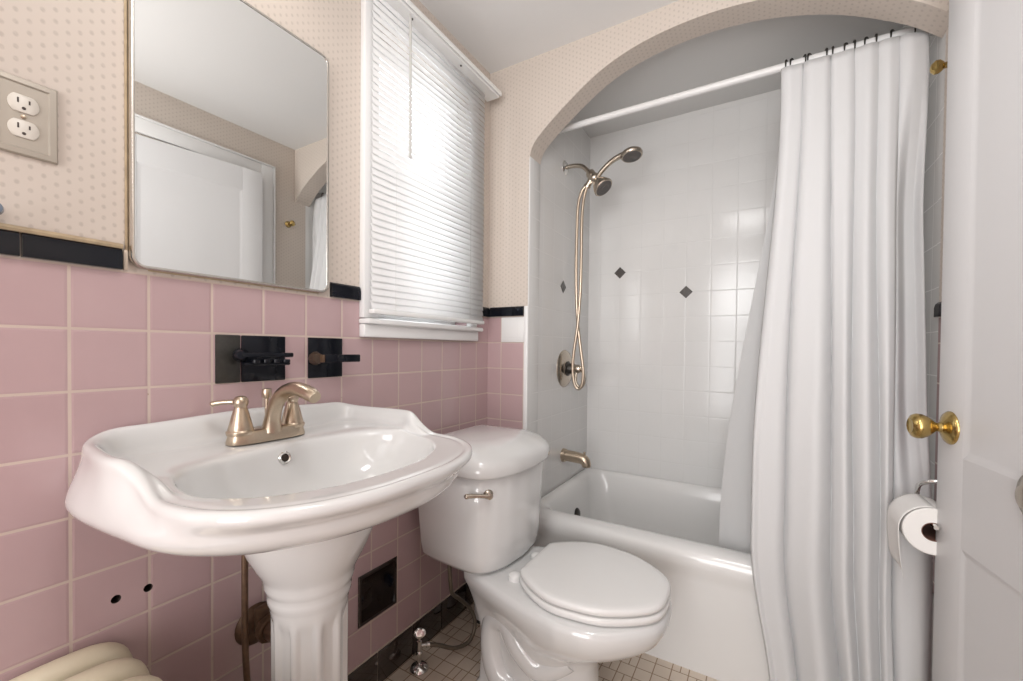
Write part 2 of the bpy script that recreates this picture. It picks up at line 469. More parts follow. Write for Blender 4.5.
# diamond accent tiles set in the white tile
def diamond(c, axis):
    bm = BM(); s = .031; c = Vector(c)
    if axis == 'x': pts = [c+Vector(v) for v in ((0,-s,0),(0,0,-s),(0,s,0),(0,0,s))]; d = (.0035, 0, 0)
    else: pts = [c+Vector(v) for v in ((-s,0,0),(0,0,-s),(s,0,0),(0,0,s))]; d = (0, -.0035, 0)
    extrude_poly(bm, pts, d)
    bmesh.ops.bevel(bm, geom=bm.edges[:], offset=.001, segments=1, affect='EDGES')
    return bm
struct('trim_12', diamond((XA, 1.893, 1.373), 'x'), M['diamond'], 'brown diamond tile on the shower wall beside the hose', 'accent tile')
struct('trim_13', diamond((.371, YE, 1.483), 'y'), M['diamond'], 'left brown diamond tile on the white wall behind the tub', 'accent tile')
struct('trim_14', diamond((.704, YE, 1.360), 'y'), M['diamond'], 'right brown diamond tile on the white wall behind the tub', 'accent tile')

# ------------------------------------------------------------------ window
win = struct('window_1', None, None, 'white window in the left wall behind the blind', 'window', loc=(0, .5*(WY0+WY1), WZ0))
bm = BM()                                             # casing boards on the wall face
box(bm, (0, .845, 1.1555), (.022, WY0, WZ1+.06), .003); box(bm, (0, WY1, 1.1555), (.022, 1.42, WZ1+.06), .003)
box(bm, (0, WY0, WZ1), (.022, WY1, WZ1+.06), .003)
obj('window_casing', bm, M['white_paint'], win)
bm = BM()                                             # sash: jambs, rails, meeting rail
xs0, xs1 = -.085, -.055
for a, b in (((xs0, WY0, WZ0), (xs1, WY0+.045, WZ1)), ((xs0, WY1-.045, WZ0), (xs1, WY1, WZ1)),
             ((xs0, WY0+.045, WZ0), (xs1, WY1-.045, WZ0+.05)), ((xs0, WY0+.045, WZ1-.05), (xs1, WY1-.045, WZ1)),
             ((xs0, WY0+.045, 1.58), (xs1+.01, WY1-.045, 1.62))):
    box(bm, a, b, .004)
obj('window_sash', bm, M['white_paint'], win)
bm = BM(); box(bm, (-.072, WY0+.046, WZ0+.051), (-.069, WY1-.046, 1.579)); box(bm, (-.072, WY0+.046, 1.621), (-.069, WY1-.046, WZ1-.051))
obj('window_pane', bm, M['glass'], win)
bm = BM(); box(bm, (-.055, WY0+.001, 1.135), (.040, WY1-.001, 1.155), .003); box(bm, (.0, .842, 1.137), (.046, 1.432, 1.153), .005)
obj('window_sill', bm, M['white_paint'], win)
bm = BM(); box(bm, (0, .845, 1.098), (.026, 1.425, 1.137), .004)
obj('window_apron', bm, M['white_paint'], win)

# ------------------------------------------------------------------ blind
bl = thing('window_blind', (.05, 1.13, 1.165), 'white horizontal slat blind lowered over the window', 'blind')
BY0, BY1, BX = .848, 1.418, .048
bm = BM(); z = 1.192; ns = 0
while z < 2.095:
    w, th, tl = .0125, .0006, math.radians(73)
    prof = []
    for k in range(7):
        t = -1+2*k/6; a = t*w; c = .0022*(1-t*t)
        prof.append((a*math.cos(tl)+c*math.sin(tl), -a*math.sin(tl)+c*math.cos(tl)))
    top = [(BX+p[0], z+p[1]) for p in prof]
    loft(bm, [[(x, y, zz) for x, zz in top] for y in (BY0, BY1)], closed=False)
    z += .0205; ns += 1
obj('slats', bm, M['slat'], bl, recalc=False, solid=.0007)
bm = BM(); box(bm, (BX-.013, BY0, 1.166), (BX+.013, BY1, 1.180), .004); obj('bottom_rail', bm, M['white_plastic'], bl)
bm = BM()                                                # U-shaped head rail, open at its end
HX0, HX1, HZ0, HZ1, HY0, HY1 = .024, .084, 2.103, 2.128, .84, 1.475
prof = [(HX0, HZ1), (HX0, HZ0), (HX1, HZ0), (HX1, HZ1), (HX1-.003, HZ1), (HX1-.003, HZ0+.003), (HX0+.003, HZ0+.003), (HX0+.003, HZ1)]
loft(bm, [[(x, y, z) for x, z in prof] for y in (HY0, HY1)])
obj('head_rail', bm, M['white_plastic'], bl, ang=30)
bm = BM()                                                # valance with curled top lip
prof = [(.0865, 2.112), (.0895, 2.112), (.0912, 2.117), (.0905, 2.127), (.086, 2.133), (.079, 2.133), (.079, 2.130), (.085, 2.129), (.0875, 2.126), (.0885, 2.117)]
loft(bm, [[(x, y, z) for x, z in prof] for y in (HY0-.02, HY1+.008)])
obj('valance', bm, M['white_plastic'], bl, ang=50)
bm = BM()
for y in (BY0+.085, BY1-.10):
    for dx in (-.0125, .0125): tube(bm, [(BX+dx, y, 1.18), (BX+dx, y, 2.104)], .0007, 5)
obj('ladder_cord', bm, M['white_plastic'], bl)
bm = BM(); tube(bm, [(.074, .972, 2.105), (.074, .972, 2.085)], .0025, 8); tube(bm, [(.076, .972, 2.090), (.079, .972, 1.665)], .0042, 6); sphere(bm, (.079, .972, 1.662), .0055, 8, 6)
obj('tilt_wand', bm, M['wand'], bl)
for y in (.985, 1.235):
    bm = BM(); box(bm, (.066, y, 2.0985), (.071, y+.005, 2.1035), .001)
    obj('cord_lock', bm, M['dark_metal'], bl)

# ------------------------------------------------------------------ outlet
ol = thing('electrical_outlet', (0, .186, 1.43), 'ivory double wall outlet with a nickel cover on the beige wallpaper', 'outlet')
OY0, OY1, OZ0, OZ1 = .146, .223, 1.369, 1.492
bm = BM()
def rect(y0, y1, z0, z1, x): return [(x, y0, z0), (x, y1, z0), (x, y1, z1), (x, y0, z1)]
d = .0115
loft(bm, [rect(OY0, OY1, OZ0, OZ1, .0005), rect(OY0, OY1, OZ0, OZ1, .003), rect(OY0+.002, OY1-.002, OZ0+.002, OZ1-.002, .0065), rect(OY0+d-.002, OY1-d+.002, OZ0+d-.002, OZ1-d+.002, .0072),
          rect(OY0+d, OY1-d, OZ0+d, OZ1-d, .0045)])
pl = obj('cover_plate', bm, M['plate'], ol, ang=20)
oyc = .1845
for zc in (1.4505, 1.4105):
    bm = BM(); n = 28
    lp = []
    for x, s in ((.003, 1.), (.0062, 1.), (.0070, .93)):
        L = []
        for i in range(n):
            a = 2*PI*i/n; cx, sz = math.cos(a), math.sin(a)
            L.append((x, oyc + s*.0172*cx, zc + s*max(-.0138, min(.0138, .0172*sz))))
        lp.append(L)
    loft(bm, lp); rc = obj('receptacle', bm, M['outlet'], ol)
    bm = BM(); box(bm, (.0066, oyc-.0072, zc+.000), (.0074, oyc-.0052, zc+.008)); box(bm, (.0066, oyc+.0052, zc+.001), (.0074, oyc+.0072, zc+.007))
    lathe(bm, [(.0024, 0), (.0024, .0008)], (.0066, oyc, zc-.0072), (1, 0, 0), 10)
    obj('slot', bm, M['slot'], rc)
bm = BM(); lathe(bm, [(.0034, 0), (.0034, .0012), (.002, .002)], (.0045, oyc, 1.4305), (1, 0, 0), 12); obj('screw', bm, M['bronze_nickel'], ol)

# small blue-grey end of a wall peg at the very edge of the picture
bm = BM(); lathe(bm, [(.013, 0), (.013, .004), (.006, .007), (.005, .03), (.009, .036), (.0115, .044), (.009, .052), (.003, .055)], (0, .146, 1.268), (1, 0, 0), 18)
tag(obj('wall_peg', bm, M['blue_grey']), 'small blue grey peg on the papered wall below the outlet', 'peg')

# ------------------------------------------------------------------ mirror cabinet
MY0, MY1, MZ0, MZ1, MX = .3145, .731, 1.212, 1.845, .018
mc = thing('mirror_cabinet', (0, .5*(MY0+MY1), MZ0), 'steel framed medicine cabinet mirror with rounded corners above the sink', 'mirror')
def rrect(y0, y1, z0, z1, r, x, n=8):
    L = []
    for cy, cz, a0 in ((y1-r, z0+r, -PI/2), (y1-r, z1-r, 0), (y0+r, z1-r, PI/2), (y0+r, z0+r, PI)):
        for i in range(n+1):
            a = a0 + PI/2*i/n; L.append(Vector((x, cy+r*math.cos(a), cz+r*math.sin(a))))
    return L
bm = BM()
loft(bm, [rrect(MY0, MY1, MZ0, MZ1, .022, .0025), rrect(MY0, MY1, MZ0, MZ1, .022, MX-.003), rrect(MY0+.001, MY1-.001, MZ0+.001, MZ1-.001, .021, MX-.0008),
          rrect(MY0+.003, MY1-.003, MZ0+.003, MZ1-.003, .020, MX), rrect(MY0+.0055, MY1-.0055, MZ0+.0055, MZ1-.0055, .018, MX-.0005), rrect(MY0+.0065, MY1-.0065, MZ0+.0065, MZ1-.0065, .0175, MX-.003)], cap1=False)
obj('mirror_frame', bm, M['steel'], mc)
bm = BM(); L = rrect(MY0+.006, MY1-.006, MZ0+.006, MZ1-.006, .018, MX-.0022)
loft(bm, [[p-Vector((.003, 0, 0)) for p in L], L])
mg = obj('mirror_pane', bm, M['mirror'], mc)
bm = BM(); box(bm, (.0005, MY0-.0045, MZ0+.03), (.0035, MY0-.0005, MZ1), .001); box(bm, (.0005, MY0+.03, MZ0-.002), (.003, MY1-.02, MZ0+.004), .001)
obj('caulk_line', bm, M['caulk'], mc)

# ------------------------------------------------------------------ black ceramic wall fittings
tb = thing('toothbrush_holder', (0, .54, .98), 'wide black ceramic toothbrush holder with notched bar on the pink wall', 'toothbrush holder')
bm = BM(); box(bm, (0, .4610, .9835), (.0045, .5125, 1.0915), .002); obj('end_plate', bm, M['grey_black'], tb)
bm = BM(); box(bm, (0, .5150, .9835), (.0045, .6185, 1.0915), .002); obj('back_plate', bm, M['black_tile'], tb)
bm = BM()
tube(bm, [(.003, .512, 1.046), (.02, .503, 1.047), (.038, .494, 1.047), (.05, .492, 1.047)], [.017, .014, .013, .009], 12, 4)
obj('bracket', bm, M['black_tile'], tb)
bm = BM(); box(bm, (.030, .492, 1.041), (.052, .611, 1.052), .003)
for k in range(4):
    y = .520+k*.023
    lathe(bm, [(.0085, 0), (.0095, .004), (.0085, .008)], (.055, y, 1.0285), (0, 0, 1), 12)
box(bm, (.032, .500, 1.022), (.050, .604, 1.030), .003)
obj('notched_bar', bm, M['black_tile'], tb)
tw = thing('towel_bar_bracket', (0, .735, .98), 'broken black ceramic towel bar bracket on a single black tile', 'towel bracket')
bm = BM(); box(bm, (0, .6805, .9835), (.0045, .7855, 1.0915), .002); obj('back_plate', bm, M['black_tile'], tw)
bm = BM(); tube(bm, [(.003, .700, 1.036), (.022, .690, 1.036), (.044, .684, 1.037)], [.019, .016, .013], 10, 4); obj('broken_stub', bm, M['broken'], tw)
bm = BM(); box(bm, (.038, .687, 1.0265), (.056, .694, 1.0465), .002); obj('bar_end', bm, M['rust'], tw)
bm = BM(); box(bm, (.038, .694, 1.026), (.056, .806, 1.047), .003); obj('flat_bar', bm, M['black_tile'], tw)

# recessed black ceramic niche low on the wall
bm = BM()
y0, y1, z0, z1 = .846, 1.001, .221, .376
def rr(y0, y1, z0, z1, x): return [Vector(p) for p in ((x, y0, z0), (x, y1, z0), (x, y1, z1), (x, y0, z1))]
loft(bm, [rr(y0, y1, z0, z1, .0005), rr(y0, y1, z0, z1, .003), rr(y0+.003, y1-.003, z0+.003, z1-.003, .005), rr(y0+.011, y1-.011, z0+.011, z1-.011, .004),
          rr(y0+.013, y1-.013, z0+.013, z1-.013, -.002)], cap0=False, cap1=False)
nic = thing('recessed_paper_holder', (0, .9235, z0), 'square black ceramic recessed paper holder low on the pink wall', 'paper holder')
obj('rim', bm, M['brown_tile'], nic, ang=20)
bm = BM()                                                # curved hollow
ya, yb, za, zb = y0+.012, y1-.012, z0+.012, z1-.012
loops = []
for i in range(15):
    a = PI*i/14; z = .5*(za+zb) + .5*(zb-za)*math.cos(a); x = -.062*math.sin(a) + .002
    loops.append([(x, ya, z), (x, yb, z)])
loft(bm, loops, closed=False)
for y in (ya, yb):
    bm.faces.new([bm.verts.new((-.062*math.sin(PI*i/14)+.002, y, .5*(za+zb)+.5*(zb-za)*math.cos(PI*i/14))) for i in range(15)])
obj('hollow', bm, M['brown_tile'], nic, recalc=False)
for y, d_ in ((ya+.001, 1), (yb-.001, -1)):
    bm = BM(); lathe(bm, [(.021, 0), (.021, .006), (.015, .009)], (-.018, y, .5*(za+zb)), (0, d_, 0), 20)
    obj('roller_socket', bm, M['black_tile'], nic)

# ------------------------------------------------------------------ pedestal sink
YC = .527
sk = thing('pedestal_sink', (.24, YC, 0), 'white porcelain pedestal sink with shaped raised back', 'sink')
def half_outline(pts, n=10):
    """pts = (x, half width) from the wall side round to the front; mirrored and smoothed"""
    P = [(x, d, 0) for x, d in pts] + [(x, -d, 0) for x, d in reversed(pts) if d > 1e-4]
    P = [p for i, p in enumerate(P) if i == 0 or (Vector(p)-Vector(P[i-1])).length > 1e-5]
    return catmull(P, n, True)
NT_ = 144
CX = .27
def polar(pts, cx=CX):
    """resample an outline at equal angles about (cx, 0)"""
    L = half_outline(pts, 12); out = []
    ang = [math.atan2(p.y, p.x-cx) for p in L]; n = len(L)
    for k in range(NT_):
        a = -PI + 2*PI*(k+.5)/NT_; d = Vector((math.cos(a), math.sin(a), 0)); best = None
        for i in range(n):
            p, q = L[i], L[(i+1) % n]
            e = q-p; den = d.x*e.y - d.y*e.x
            if abs(den) < 1e-12: continue
            w = Vector((p.x-cx, p.y, 0)); t = (w.x*e.y - w.y*e.x)/den; s = (w.x*d.y - w.y*d.x)/den
            if t > 0 and -1e-6 <= s <= 1+1e-6 and (best is None or t > best): best = t
        out.append(Vector((cx + d.x*best, d.y*best, 0)))
    return out
OUT = polar([(x, y*1.03) for x, y in [(.004, 0), (.004, .12), (.004, .20), (.007, .245), (.025, .270), (.06, .283), (.11, .290), (.165, .296), (.212, .297), (.246, .290), (.278, .282), (.316, .281), (.365, .279), (.42, .266), (.475, .230), (.520, .168), (.546, .088), (.552, 0)]])
BOD = polar([(x, y*1.03) for x, y in [(.004, 0), (.004, .15), (.004, .24), (.018, .280), (.06, .303), (.12, .309), (.19, .306), (.26, .300), (.33, .292), (.39, .270), (.45, .224), (.497, .154), (.522, .08), (.529, 0)]])
BOW = polar([(.155, 0), (.158, .075), (.172, .148), (.205, .205), (.255, .235), (.312, .240), (.365, .224), (.415, .180), (.450, .112), (.464, .05), (.467, 0)])
def sst(a, b, x):
    t = max(0., min(1., (x-a)/(b-a))); return t*t*(3-2*t)
def hb(x): return 1-sst(.225, .335, x)
def lift(p):
    """height added to the outer rim: raised round the back, scalloped crest in the middle"""
    c = hb(p.x); back = 1-sst(.01, .10, p.x)
    return .047*c + back*(.018 + .004*math.cos(2*PI*p.y/.46))*(1-sst(.235, .30, abs(p.y)))
ZR = .853
loops = []
def ring(fn): loops.append([fn(i) for i in range(NT_)])
def lerp(a, b, t): return a + (b-a)*t
def at(p, z): return Vector((p.x, p.y+YC, z))
# underside, from the pedestal outwards
PC = Vector((.24, 0, 0))
for f, z in ((.80, .705), (.70, .720), (.56, .738), (.40, .752), (.26, .763), (.15, .771), (.08, .779), (.03, .790)):
    ring(lambda i: at(Vector((max(.004, lerp(BOD[i], PC, f).x if BOD[i].x > .03 else BOD[i].x + (PC.x-BOD[i].x)*f*.6), lerp(BOD[i], PC, f).y, 0)), z))
ring(lambda i: at(BOD[i], .804))
ring(lambda i: at(lerp(BOD[i], OUT[i], .03), .815))
for t in (.16, .32, .48, .64, .80, .92):
    ring(lambda i: at(lerp(BOD[i], OUT[i], .03+.97*sst(-.1, .95, t)), .815 + (ZR - .010 + lift(OUT[i]) - .815)*t))
ring(lambda i: at(OUT[i], ZR - .008 + lift(OUT[i])))
CTR = Vector((CX+.06, 0, 0))
def inn(i, d, fmax):
    o, b = OUT[i], BOW[i]; L = (b-o).length
    return o + (b-o)*min(d/L, fmax)
zt = lambda i: ZR + lift(OUT[i])
DECK = .856
def deck(p): return DECK + .007*hb(p.x)
for d, fm, fn in ((.0025, .06, lambda i, p: zt(i)-.002), (.008, .14, lambda i, p: zt(i)+.001), (.015, .25, lambda i, p: zt(i)+.0005),
                  (.020, .33, lambda i, p: zt(i)-.0025), (.0245, .42, lambda i, p: zt(i)-.0015 - .006*hb(p.x)),
                  (.030, .50, lambda i, p: lerp(Vector((zt(i)-.001,0,0)), Vector((deck(p)+.006,0,0)), (.62*hb(p.x))).x),
                  (.035, .60, lambda i, p: lerp(Vector((zt(i)-.001,0,0)), Vector((deck(p)+.003,0,0)), hb(p.x)).x),
                  (.052, .70, lambda i, p: lerp(Vector((ZR-.002,0,0)), Vector((deck(p),0,0)), hb(p.x)).x)):
    ring(lambda i: at(inn(i, d, fm), fn(i, inn(i, d, fm))))
ring(lambda i: at(lerp(inn(i, .052, .70), BOW[i], .5), lerp(Vector((ZR-.003,0,0)), Vector((deck(OUT[i]),0,0)), hb(OUT[i].x)).x))
ring(lambda i: at(lerp(inn(i, .052, .70), BOW[i], .88), ZR-.004+.010*hb(OUT[i].x)))
BC = Vector((.312, 0, 0))
for f, dz in ((1.0, .006), (.985, .014), (.955, .032), (.91, .056), (.84, .080), (.74, .100), (.60, .114), (.42, .124), (.22, .130), (.09, .133)):
    ring(lambda i: at(BC + (BOW[i]-BC)*f, ZR - dz + (.006*hb(OUT[i].x) if f == 1 else 0)))
bm = BM(); R = loft(bm, loops)
basin = obj('basin', bm, M['porcelain'], sk, ang=180, subsurf=1)
bm = BM(); lathe(bm, [(.021, 0), (.021, .003), (.017, .0045), (.013, .003), (.002, .002)], (BC.x, YC, ZR-.1335), (0, 0, 1), 24); obj('drain_ring', bm, M['nickel'], sk)
# overflow in the back of the bowl; a dark disc stands for its shaded hole
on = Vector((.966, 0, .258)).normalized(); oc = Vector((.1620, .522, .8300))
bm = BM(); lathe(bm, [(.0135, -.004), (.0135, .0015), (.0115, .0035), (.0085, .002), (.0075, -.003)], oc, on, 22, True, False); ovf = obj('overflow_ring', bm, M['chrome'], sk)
bm = BM(); lathe(bm, [(.0078, 0), (.0078, .0012)], oc-on*.0012, on, 18); obj('overflow_hole', bm, M['hole_dark'], ovf)
# pedestal: moulded capital, fluted shaft, spread foot
bm = BM(); n = 120
def prad(z):
    T = [(0, .128), (.012, .130), (.03, .124), (.05, .112), (.075, .104), (.10, .094), (.13, .088), (.20, .0845), (.40, .0825), (.545, .0835), (.560, .086), (.568, .0905), (.578, .0915), (.586, .0905),
         (.592, .0945), (.603, .0985), (.612, .099), (.622, .1035), (.645, .118), (.67, .132), (.695, .143), (.72, .150)]
    for (a, ra), (b, rb) in zip(T, T[1:]):
        if z <= b: return ra+(rb-ra)*(z-a)/(b-a)
    return T[-1][1]
zs = [0, .012, .02, .03, .05, .075, .10, .115, .13, .145, .16, .2, .3, .4, .48, .51, .525, .535, .545, .553, .560, .568, .578, .586, .592, .603, .612, .622, .633, .645, .657, .67, .683, .695, .71, .72]
loops = []
for z in zs:
    L = []
    for i in range(n):
        a = 2*PI*i/n; r = prad(z)*(.87 if z > .1 else .87+.13*(1-z/.1))
        env = sst(.105, .15, z)*(1-sst(.51, .545, z))
        fl = abs(math.cos(5*(a-.55)))                         # ten broad flutes with narrow fillets
        r -= env*.0085*sst(.25, .75, fl)
        L.append((.245 + r*math.cos(a)*1.0, YC + r*math.sin(a)*.985, z))
    loops.append(L)
loft(bm, loops); obj('pedestal', bm, M['porcelain'], sk, ang=60)
# two-handle centreset tap
FX, FZ = .098, .864
fc = bpy.data.objects.new('faucet', None); C.objects.link(fc); fc.parent = sk; fc['label'] = 'brushed nickel two-handle tap'
def fpart(name, bm, mat, ang=38.): return obj(name, bm, mat, fc, ang)
bm = BM(); loops = []
for s, z in ((1.0, 0), (1.0, .004), (.965, .010), (.90, .020), (.86, .024), (.80, .0255)):
    L = []
    for i in range(40):
        a = 2*PI*i/40; c, q = math.cos(a), math.sin(a)
        y = (1 if q > 0 else -1)*abs(q)**.55*.082*(.5+.5*s) if abs(q) > 1e-9 else 0
        x = (1 if c > 0 else -1)*abs(c)**.75*.029*s if abs(c) > 1e-9 else 0
        L.append((FX+x, .522+y, FZ+z))
    loops.append(L)
loft(bm, loops); fpart('base', bm, M['bronze_nickel'], 50)
for sgn in (-1, 1):
    y = .522 + sgn*.056
    bm = BM(); lathe(bm, [(.0255, .018), (.0265, .023), (.0265, .026), (.0235, .028), (.0235, .030), (.0205, .042), (.0165, .058), (.0125, .072), (.0115, .076), (.0135, .080), (.0145, .086), (.0130, .093), (.0085, .0975), (.003, .099)], (FX, y, FZ), (0, 0, 1), 24)
    h = fpart('handle', bm, M['bronze_nickel'], 60)
    if sgn < 0: P = [(FX, y, FZ+.086), (FX-.045, y-.012, FZ+.088), (FX-.075, y-.016, FZ+.085)]
    else: P = [(FX, y, FZ+.086), (FX-.040, y+.030, FZ+.088), (FX-.060, y+.042, FZ+.086)]
    P = [(FX, y, FZ+.086), (FX-.030, y+sgn*.030, FZ+.088), (FX-.048, y+sgn*.048, FZ+.085)] if sgn > 0 else [(FX, y, FZ+.086), (FX-.022, y-.022, FZ+.086), (FX-.036, y-.035, FZ+.083)]
    bm = BM(); tube(bm, P, [.0055, .0048, .0062], 10, 4); sphere(bm, P[-1], .0064, 10, 8); obj('lever', bm, M['bronze_nickel'], h)
bm = BM()
pth = [(FX+.014, .522, FZ+.018), (FX+.018, .522, FZ+.045), (FX+.032, .522, FZ+.078), (FX+.060, .522, FZ+.104), (FX+.098, .522, FZ+.115), (FX+.130, .522, FZ+.112), (FX+.155, .522, FZ+.106), (FX+.168, .522, FZ+.100)]
tube(bm, pth, [.0205, .0165, .0150, .0145, .0145, .0148, .0145, .0120], 18, 5); fpart('spout', bm, M['bronze_nickel'], 60)
bm = BM(); lathe(bm, [(.0042, .015), (.0042, .088), (.0085, .090), (.0100, .096), (.0100, .104), (.0085, .109), (.002, .110)], (FX-.004, .522, FZ), (0, 0, 1), 16); fpart('lift_rod', bm, M['bronze_nickel'])

# pipes under the sink
bm = BM(); tube(bm, [(.085, .483, .775), (.085, .481, .62), (.085, .482, .42), (.082, .490, .30), (.075, .498, .16), (.062, .503, .012)], .0065, 12, 5)
tag(obj('supply_pipe', bm, M['pipe']), 'thin tarnished supply pipe running down behind the sink pedestal', 'pipe')
dt = thing('drain_trap', (0, .548, .405), 'rusty drain pipe and flange on the pink wall behind the sink pedestal', 'drain pipe')
bm = BM(); lathe(bm, [(.047, .0015), (.046, .006), (.040, .014), (.030, .018)], (0, .548, .405), (1, 0, 0), 28); obj('wall_flange', bm, M['rust'], dt)
bm = BM(); box(bm, (.014, .536, .408), (.034, .592, .452), .004); obj('clamp', bm, M['rust'], dt)
bm = BM(); tube(bm, [(.004, .556, .405), (.05, .556, .405), (.115, .553, .412), (.155, .545, .47), (.19, .535, .56), (.205, .53, .68)], [.022, .0215, .021, .020, .019, .019], 16, 5); obj('trap_pipe', bm, M['pipe'], dt)
bm = BM(); lathe(bm, [(.029, 0), (.031, .003), (.031, .018), (.027, .021)], (.036, .556, .405), (1, 0, 0), 8); obj('slip_nut', bm, M['rust'], dt)

# ------------------------------------------------------------------ toilet
TY = 1.156
tl = thing('toilet', (.42, TY, 0), 'white two-piece toilet with closed lid between sink and tub', 'toilet')
def ov(pts, z, n=8, yc=TY): return [Vector((p.x, p.y+yc, z)) for p in half_outline(pts, n)]
def ring_bowl(xb, hb_, xn, hn, xm, w, xt, z):
    return ov([(xb, 0), (xb, hb_*.75), (xb+.02, hb_), (xn, hn), (xm-.06, w*.97), (xm, w), (xm+.45*(xt-xm), w*.88), (xt-.10*(xt-xm), w*.46), (xt, 0)], z)
bm = BM()
loft(bm, [ring_bowl(.27, .095, .37, .108, .50, .115, .665, 0), ring_bowl(.27, .095, .37, .106, .50, .113, .665, .018), ring_bowl(.28, .085, .37, .092, .49, .102, .652, .034),
          ring_bowl(.28, .078, .37, .082, .49, .094, .640, .10), ring_bowl(.28, .076, .37, .080, .50, .096, .640, .165), ring_bowl(.275, .078, .38, .088, .52, .112, .660, .210),
          ring_bowl(.265, .084, .39, .106, .56, .146, .715, .248), ring_bowl(.255, .092, .40, .132, .60, .180, .785, .288), ring_bowl(.245, .10, .41, .155, .62, .198, .820, .320),
          ring_bowl(.235, .108, .41, .166, .62, .206, .833, .346), ring_bowl(.235, .110, .41, .168, .62, .208, .836, .366), ring_bowl(.24, .108, .41, .165, .62, .205, .832, .378), ring_bowl(.25, .10, .42, .156, .62, .196, .822, .384),
          ring_bowl(.26, .085, .43, .13, .62, .165, .79, .386)])
obj('bowl', bm, M['porcelain'], tl, ang=80)
bm = BM()                                               # trapway bulging from the sides of the base
for s in (-1, 1):
    y = TY + s*.058
    tube(bm, [(.58, y, .200), (.50, y+s*.010, .150), (.435, y+s*.014, .190), (.385, y+s*.010, .250), (.335, y+s*.004, .225), (.330, y+s*.006, .14), (.365, y+s*.012, .070), (.45, y+s*.008, .045)], [.034, .042, .044, .042, .040, .042, .044, .044], 16, 6)
    sphere(bm, (.46, TY+s*.118, .022), .017, 14, 8, (1, 1, .9))
obj('trapway', bm, M['porcelain'], tl, ang=80)
def ring_tank(xb, hb_, xs, hs, xf, z, k=1.):
    return ov([(xb, 0), (xb, hb_*.6), (xb, hb_*.93), (xb+.018, hb_), (.5*(xb+xs), .5*(hb_+hs)+.002), (xs, hs), (xs+.55*(xf-xs), hs*.86), (xs+.86*(xf-xs), hs*.55), (xf-.004, hs*.25), (xf, 0)], z)
TT = []
TYT = 1.196
def rt(*a): return [p + Vector((0, TYT-TY, 0)) for p in ring_tank(*a)]
bm = BM()
loft(bm, [rt(.12, .145, .27, .155, .350, .3865), rt(.10, .165, .285, .177, .370, .391), rt(.09, .173, .294, .186, .380, .405), rt(.086, .178, .297, .191, .384, .44), rt(.08, .186, .300, .200, .389, .56), rt(.072, .194, .305, .208, .395, .683), rt(.072, .191, .302, .205, .391, .687)])
obj('tank', bm, M['porcelain'], tl, ang=70)
bm = BM()
loft(bm, [rt(.066, .202, .306, .212, .400, .6875), rt(.060, .208, .314, .219, .410, .690), rt(.058, .211, .316, .222, .413, .697), rt(.058, .211, .316, .222, .413, .713), rt(.058, .210, .313, .219, .409, .728), rt(.061, .205, .303, .211, .396, .743), rt(.067, .195, .288, .198, .376, .757), rt(.080, .174, .265, .173, .345, .769), rt(.11, .125, .23, .12, .30, .776)])
obj('tank_lid', bm, M['porcelain'], tl, ang=70)
lvn = Vector((.75, -.66, 0)).normalized(); lvp = Vector((.347, 1.022, .642))
bm = BM(); lathe(bm, [(.0155, -.006), (.0155, .005), (.0125, .010), (.007, .013), (.006, .020), (.009, .022), (.009, .028), (.003, .030)], lvp, lvn, 20)
e = lvp + lvn*.025
tube(bm, [e, e+Vector((-.022, -.024, .004)), e+Vector((-.038, -.042, .006)), e+Vector((-.044, -.049, .006))], [.0065, .0058, .0068, .0075], 10, 4); sphere(bm, e+Vector((-.045, -.050, .006)), .0078, 10, 8)
obj('flush_lever', bm, M['nickel'], tl)
def egg(k, z, x0=.438, x1=.831, w=.180, back=.105):
    cx = .62
    P = [(x0, 0), (x0, back*.7), (x0+.006, back), (x0+.06, w*.83), (cx-.06, w*.985), (cx, w), (cx+.45*(x1-cx), w*.885), (x1-.09*(x1-cx), w*.47), (x1, 0)]
    P = [(cx+(x-cx)*k, h*k) for x, h in P]
    return ov(P, z, 10)
bm = BM(); loft(bm, [egg(.97, .3875), egg(1.0, .3905), egg(1.006, .398), egg(1.0, .405), egg(.97, .4075)]); obj('seat_ring', bm, M['seat'], tl, ang=70)
bm = BM(); loft(bm, [egg(.972, .4115), egg(.996, .4138), egg(1.002, .420), egg(.994, .4265), egg(.97, .4295), egg(.90, .4315), egg(.7, .4335), egg(.4, .4345)]); obj('seat_lid', bm, M['seat'], tl, ang=70)
for s in (-1, 1):
    bm = BM(); lathe(bm, [(.0195, 0), (.0200, .008), (.0185, .016), (.0120, .021), (.003, .0225)], (.415, TY+s*.070-.016, .3850), (0, 0, 1), 22); obj('hinge_cap', bm, M['seat'], tl)
# floor valve and braided hose feeding the tank
wv = thing('water_valve', (.068, 1.04, 0), 'small chrome shut-off valve rising from the floor beside the black base tiles', 'valve')
bm = BM(); lathe(bm, [(.032, .0005), (.031, .005), (.024, .013), (.014, .018), (.0085, .020)], (.068, 1.04, 0), (0, 0, 1), 26); obj('floor_flange', bm, M['chrome'], wv)
bm = BM(); lathe(bm, [(.0068, .015), (.0068, .045), (.010, .047), (.011, .052), (.010, .057), (.0075, .060), (.0085, .085), (.0085, .093), (.004, .096), (.004, .108)], (.068, 1.04, 0), (0, 0, 1), 16)
lathe(bm, [(.0065, 0), (.0065, .016), (.0090, .017), (.0090, .028)], (.072, 1.044, .077), (.55, .80, -.12), 12); obj('valve_body', bm, M['chrome'], wv)
bm = BM(); lathe(bm, [(.004, -.006), (.014, -.004), (.0195, 0), (.0195, .004), (.013, .007), (.006, .006)], (.070, 1.040, .120), (.62, -.62, .48), 22, sx=1.0, sy=.78); obj('valve_handle', bm, M['chrome'], wv)
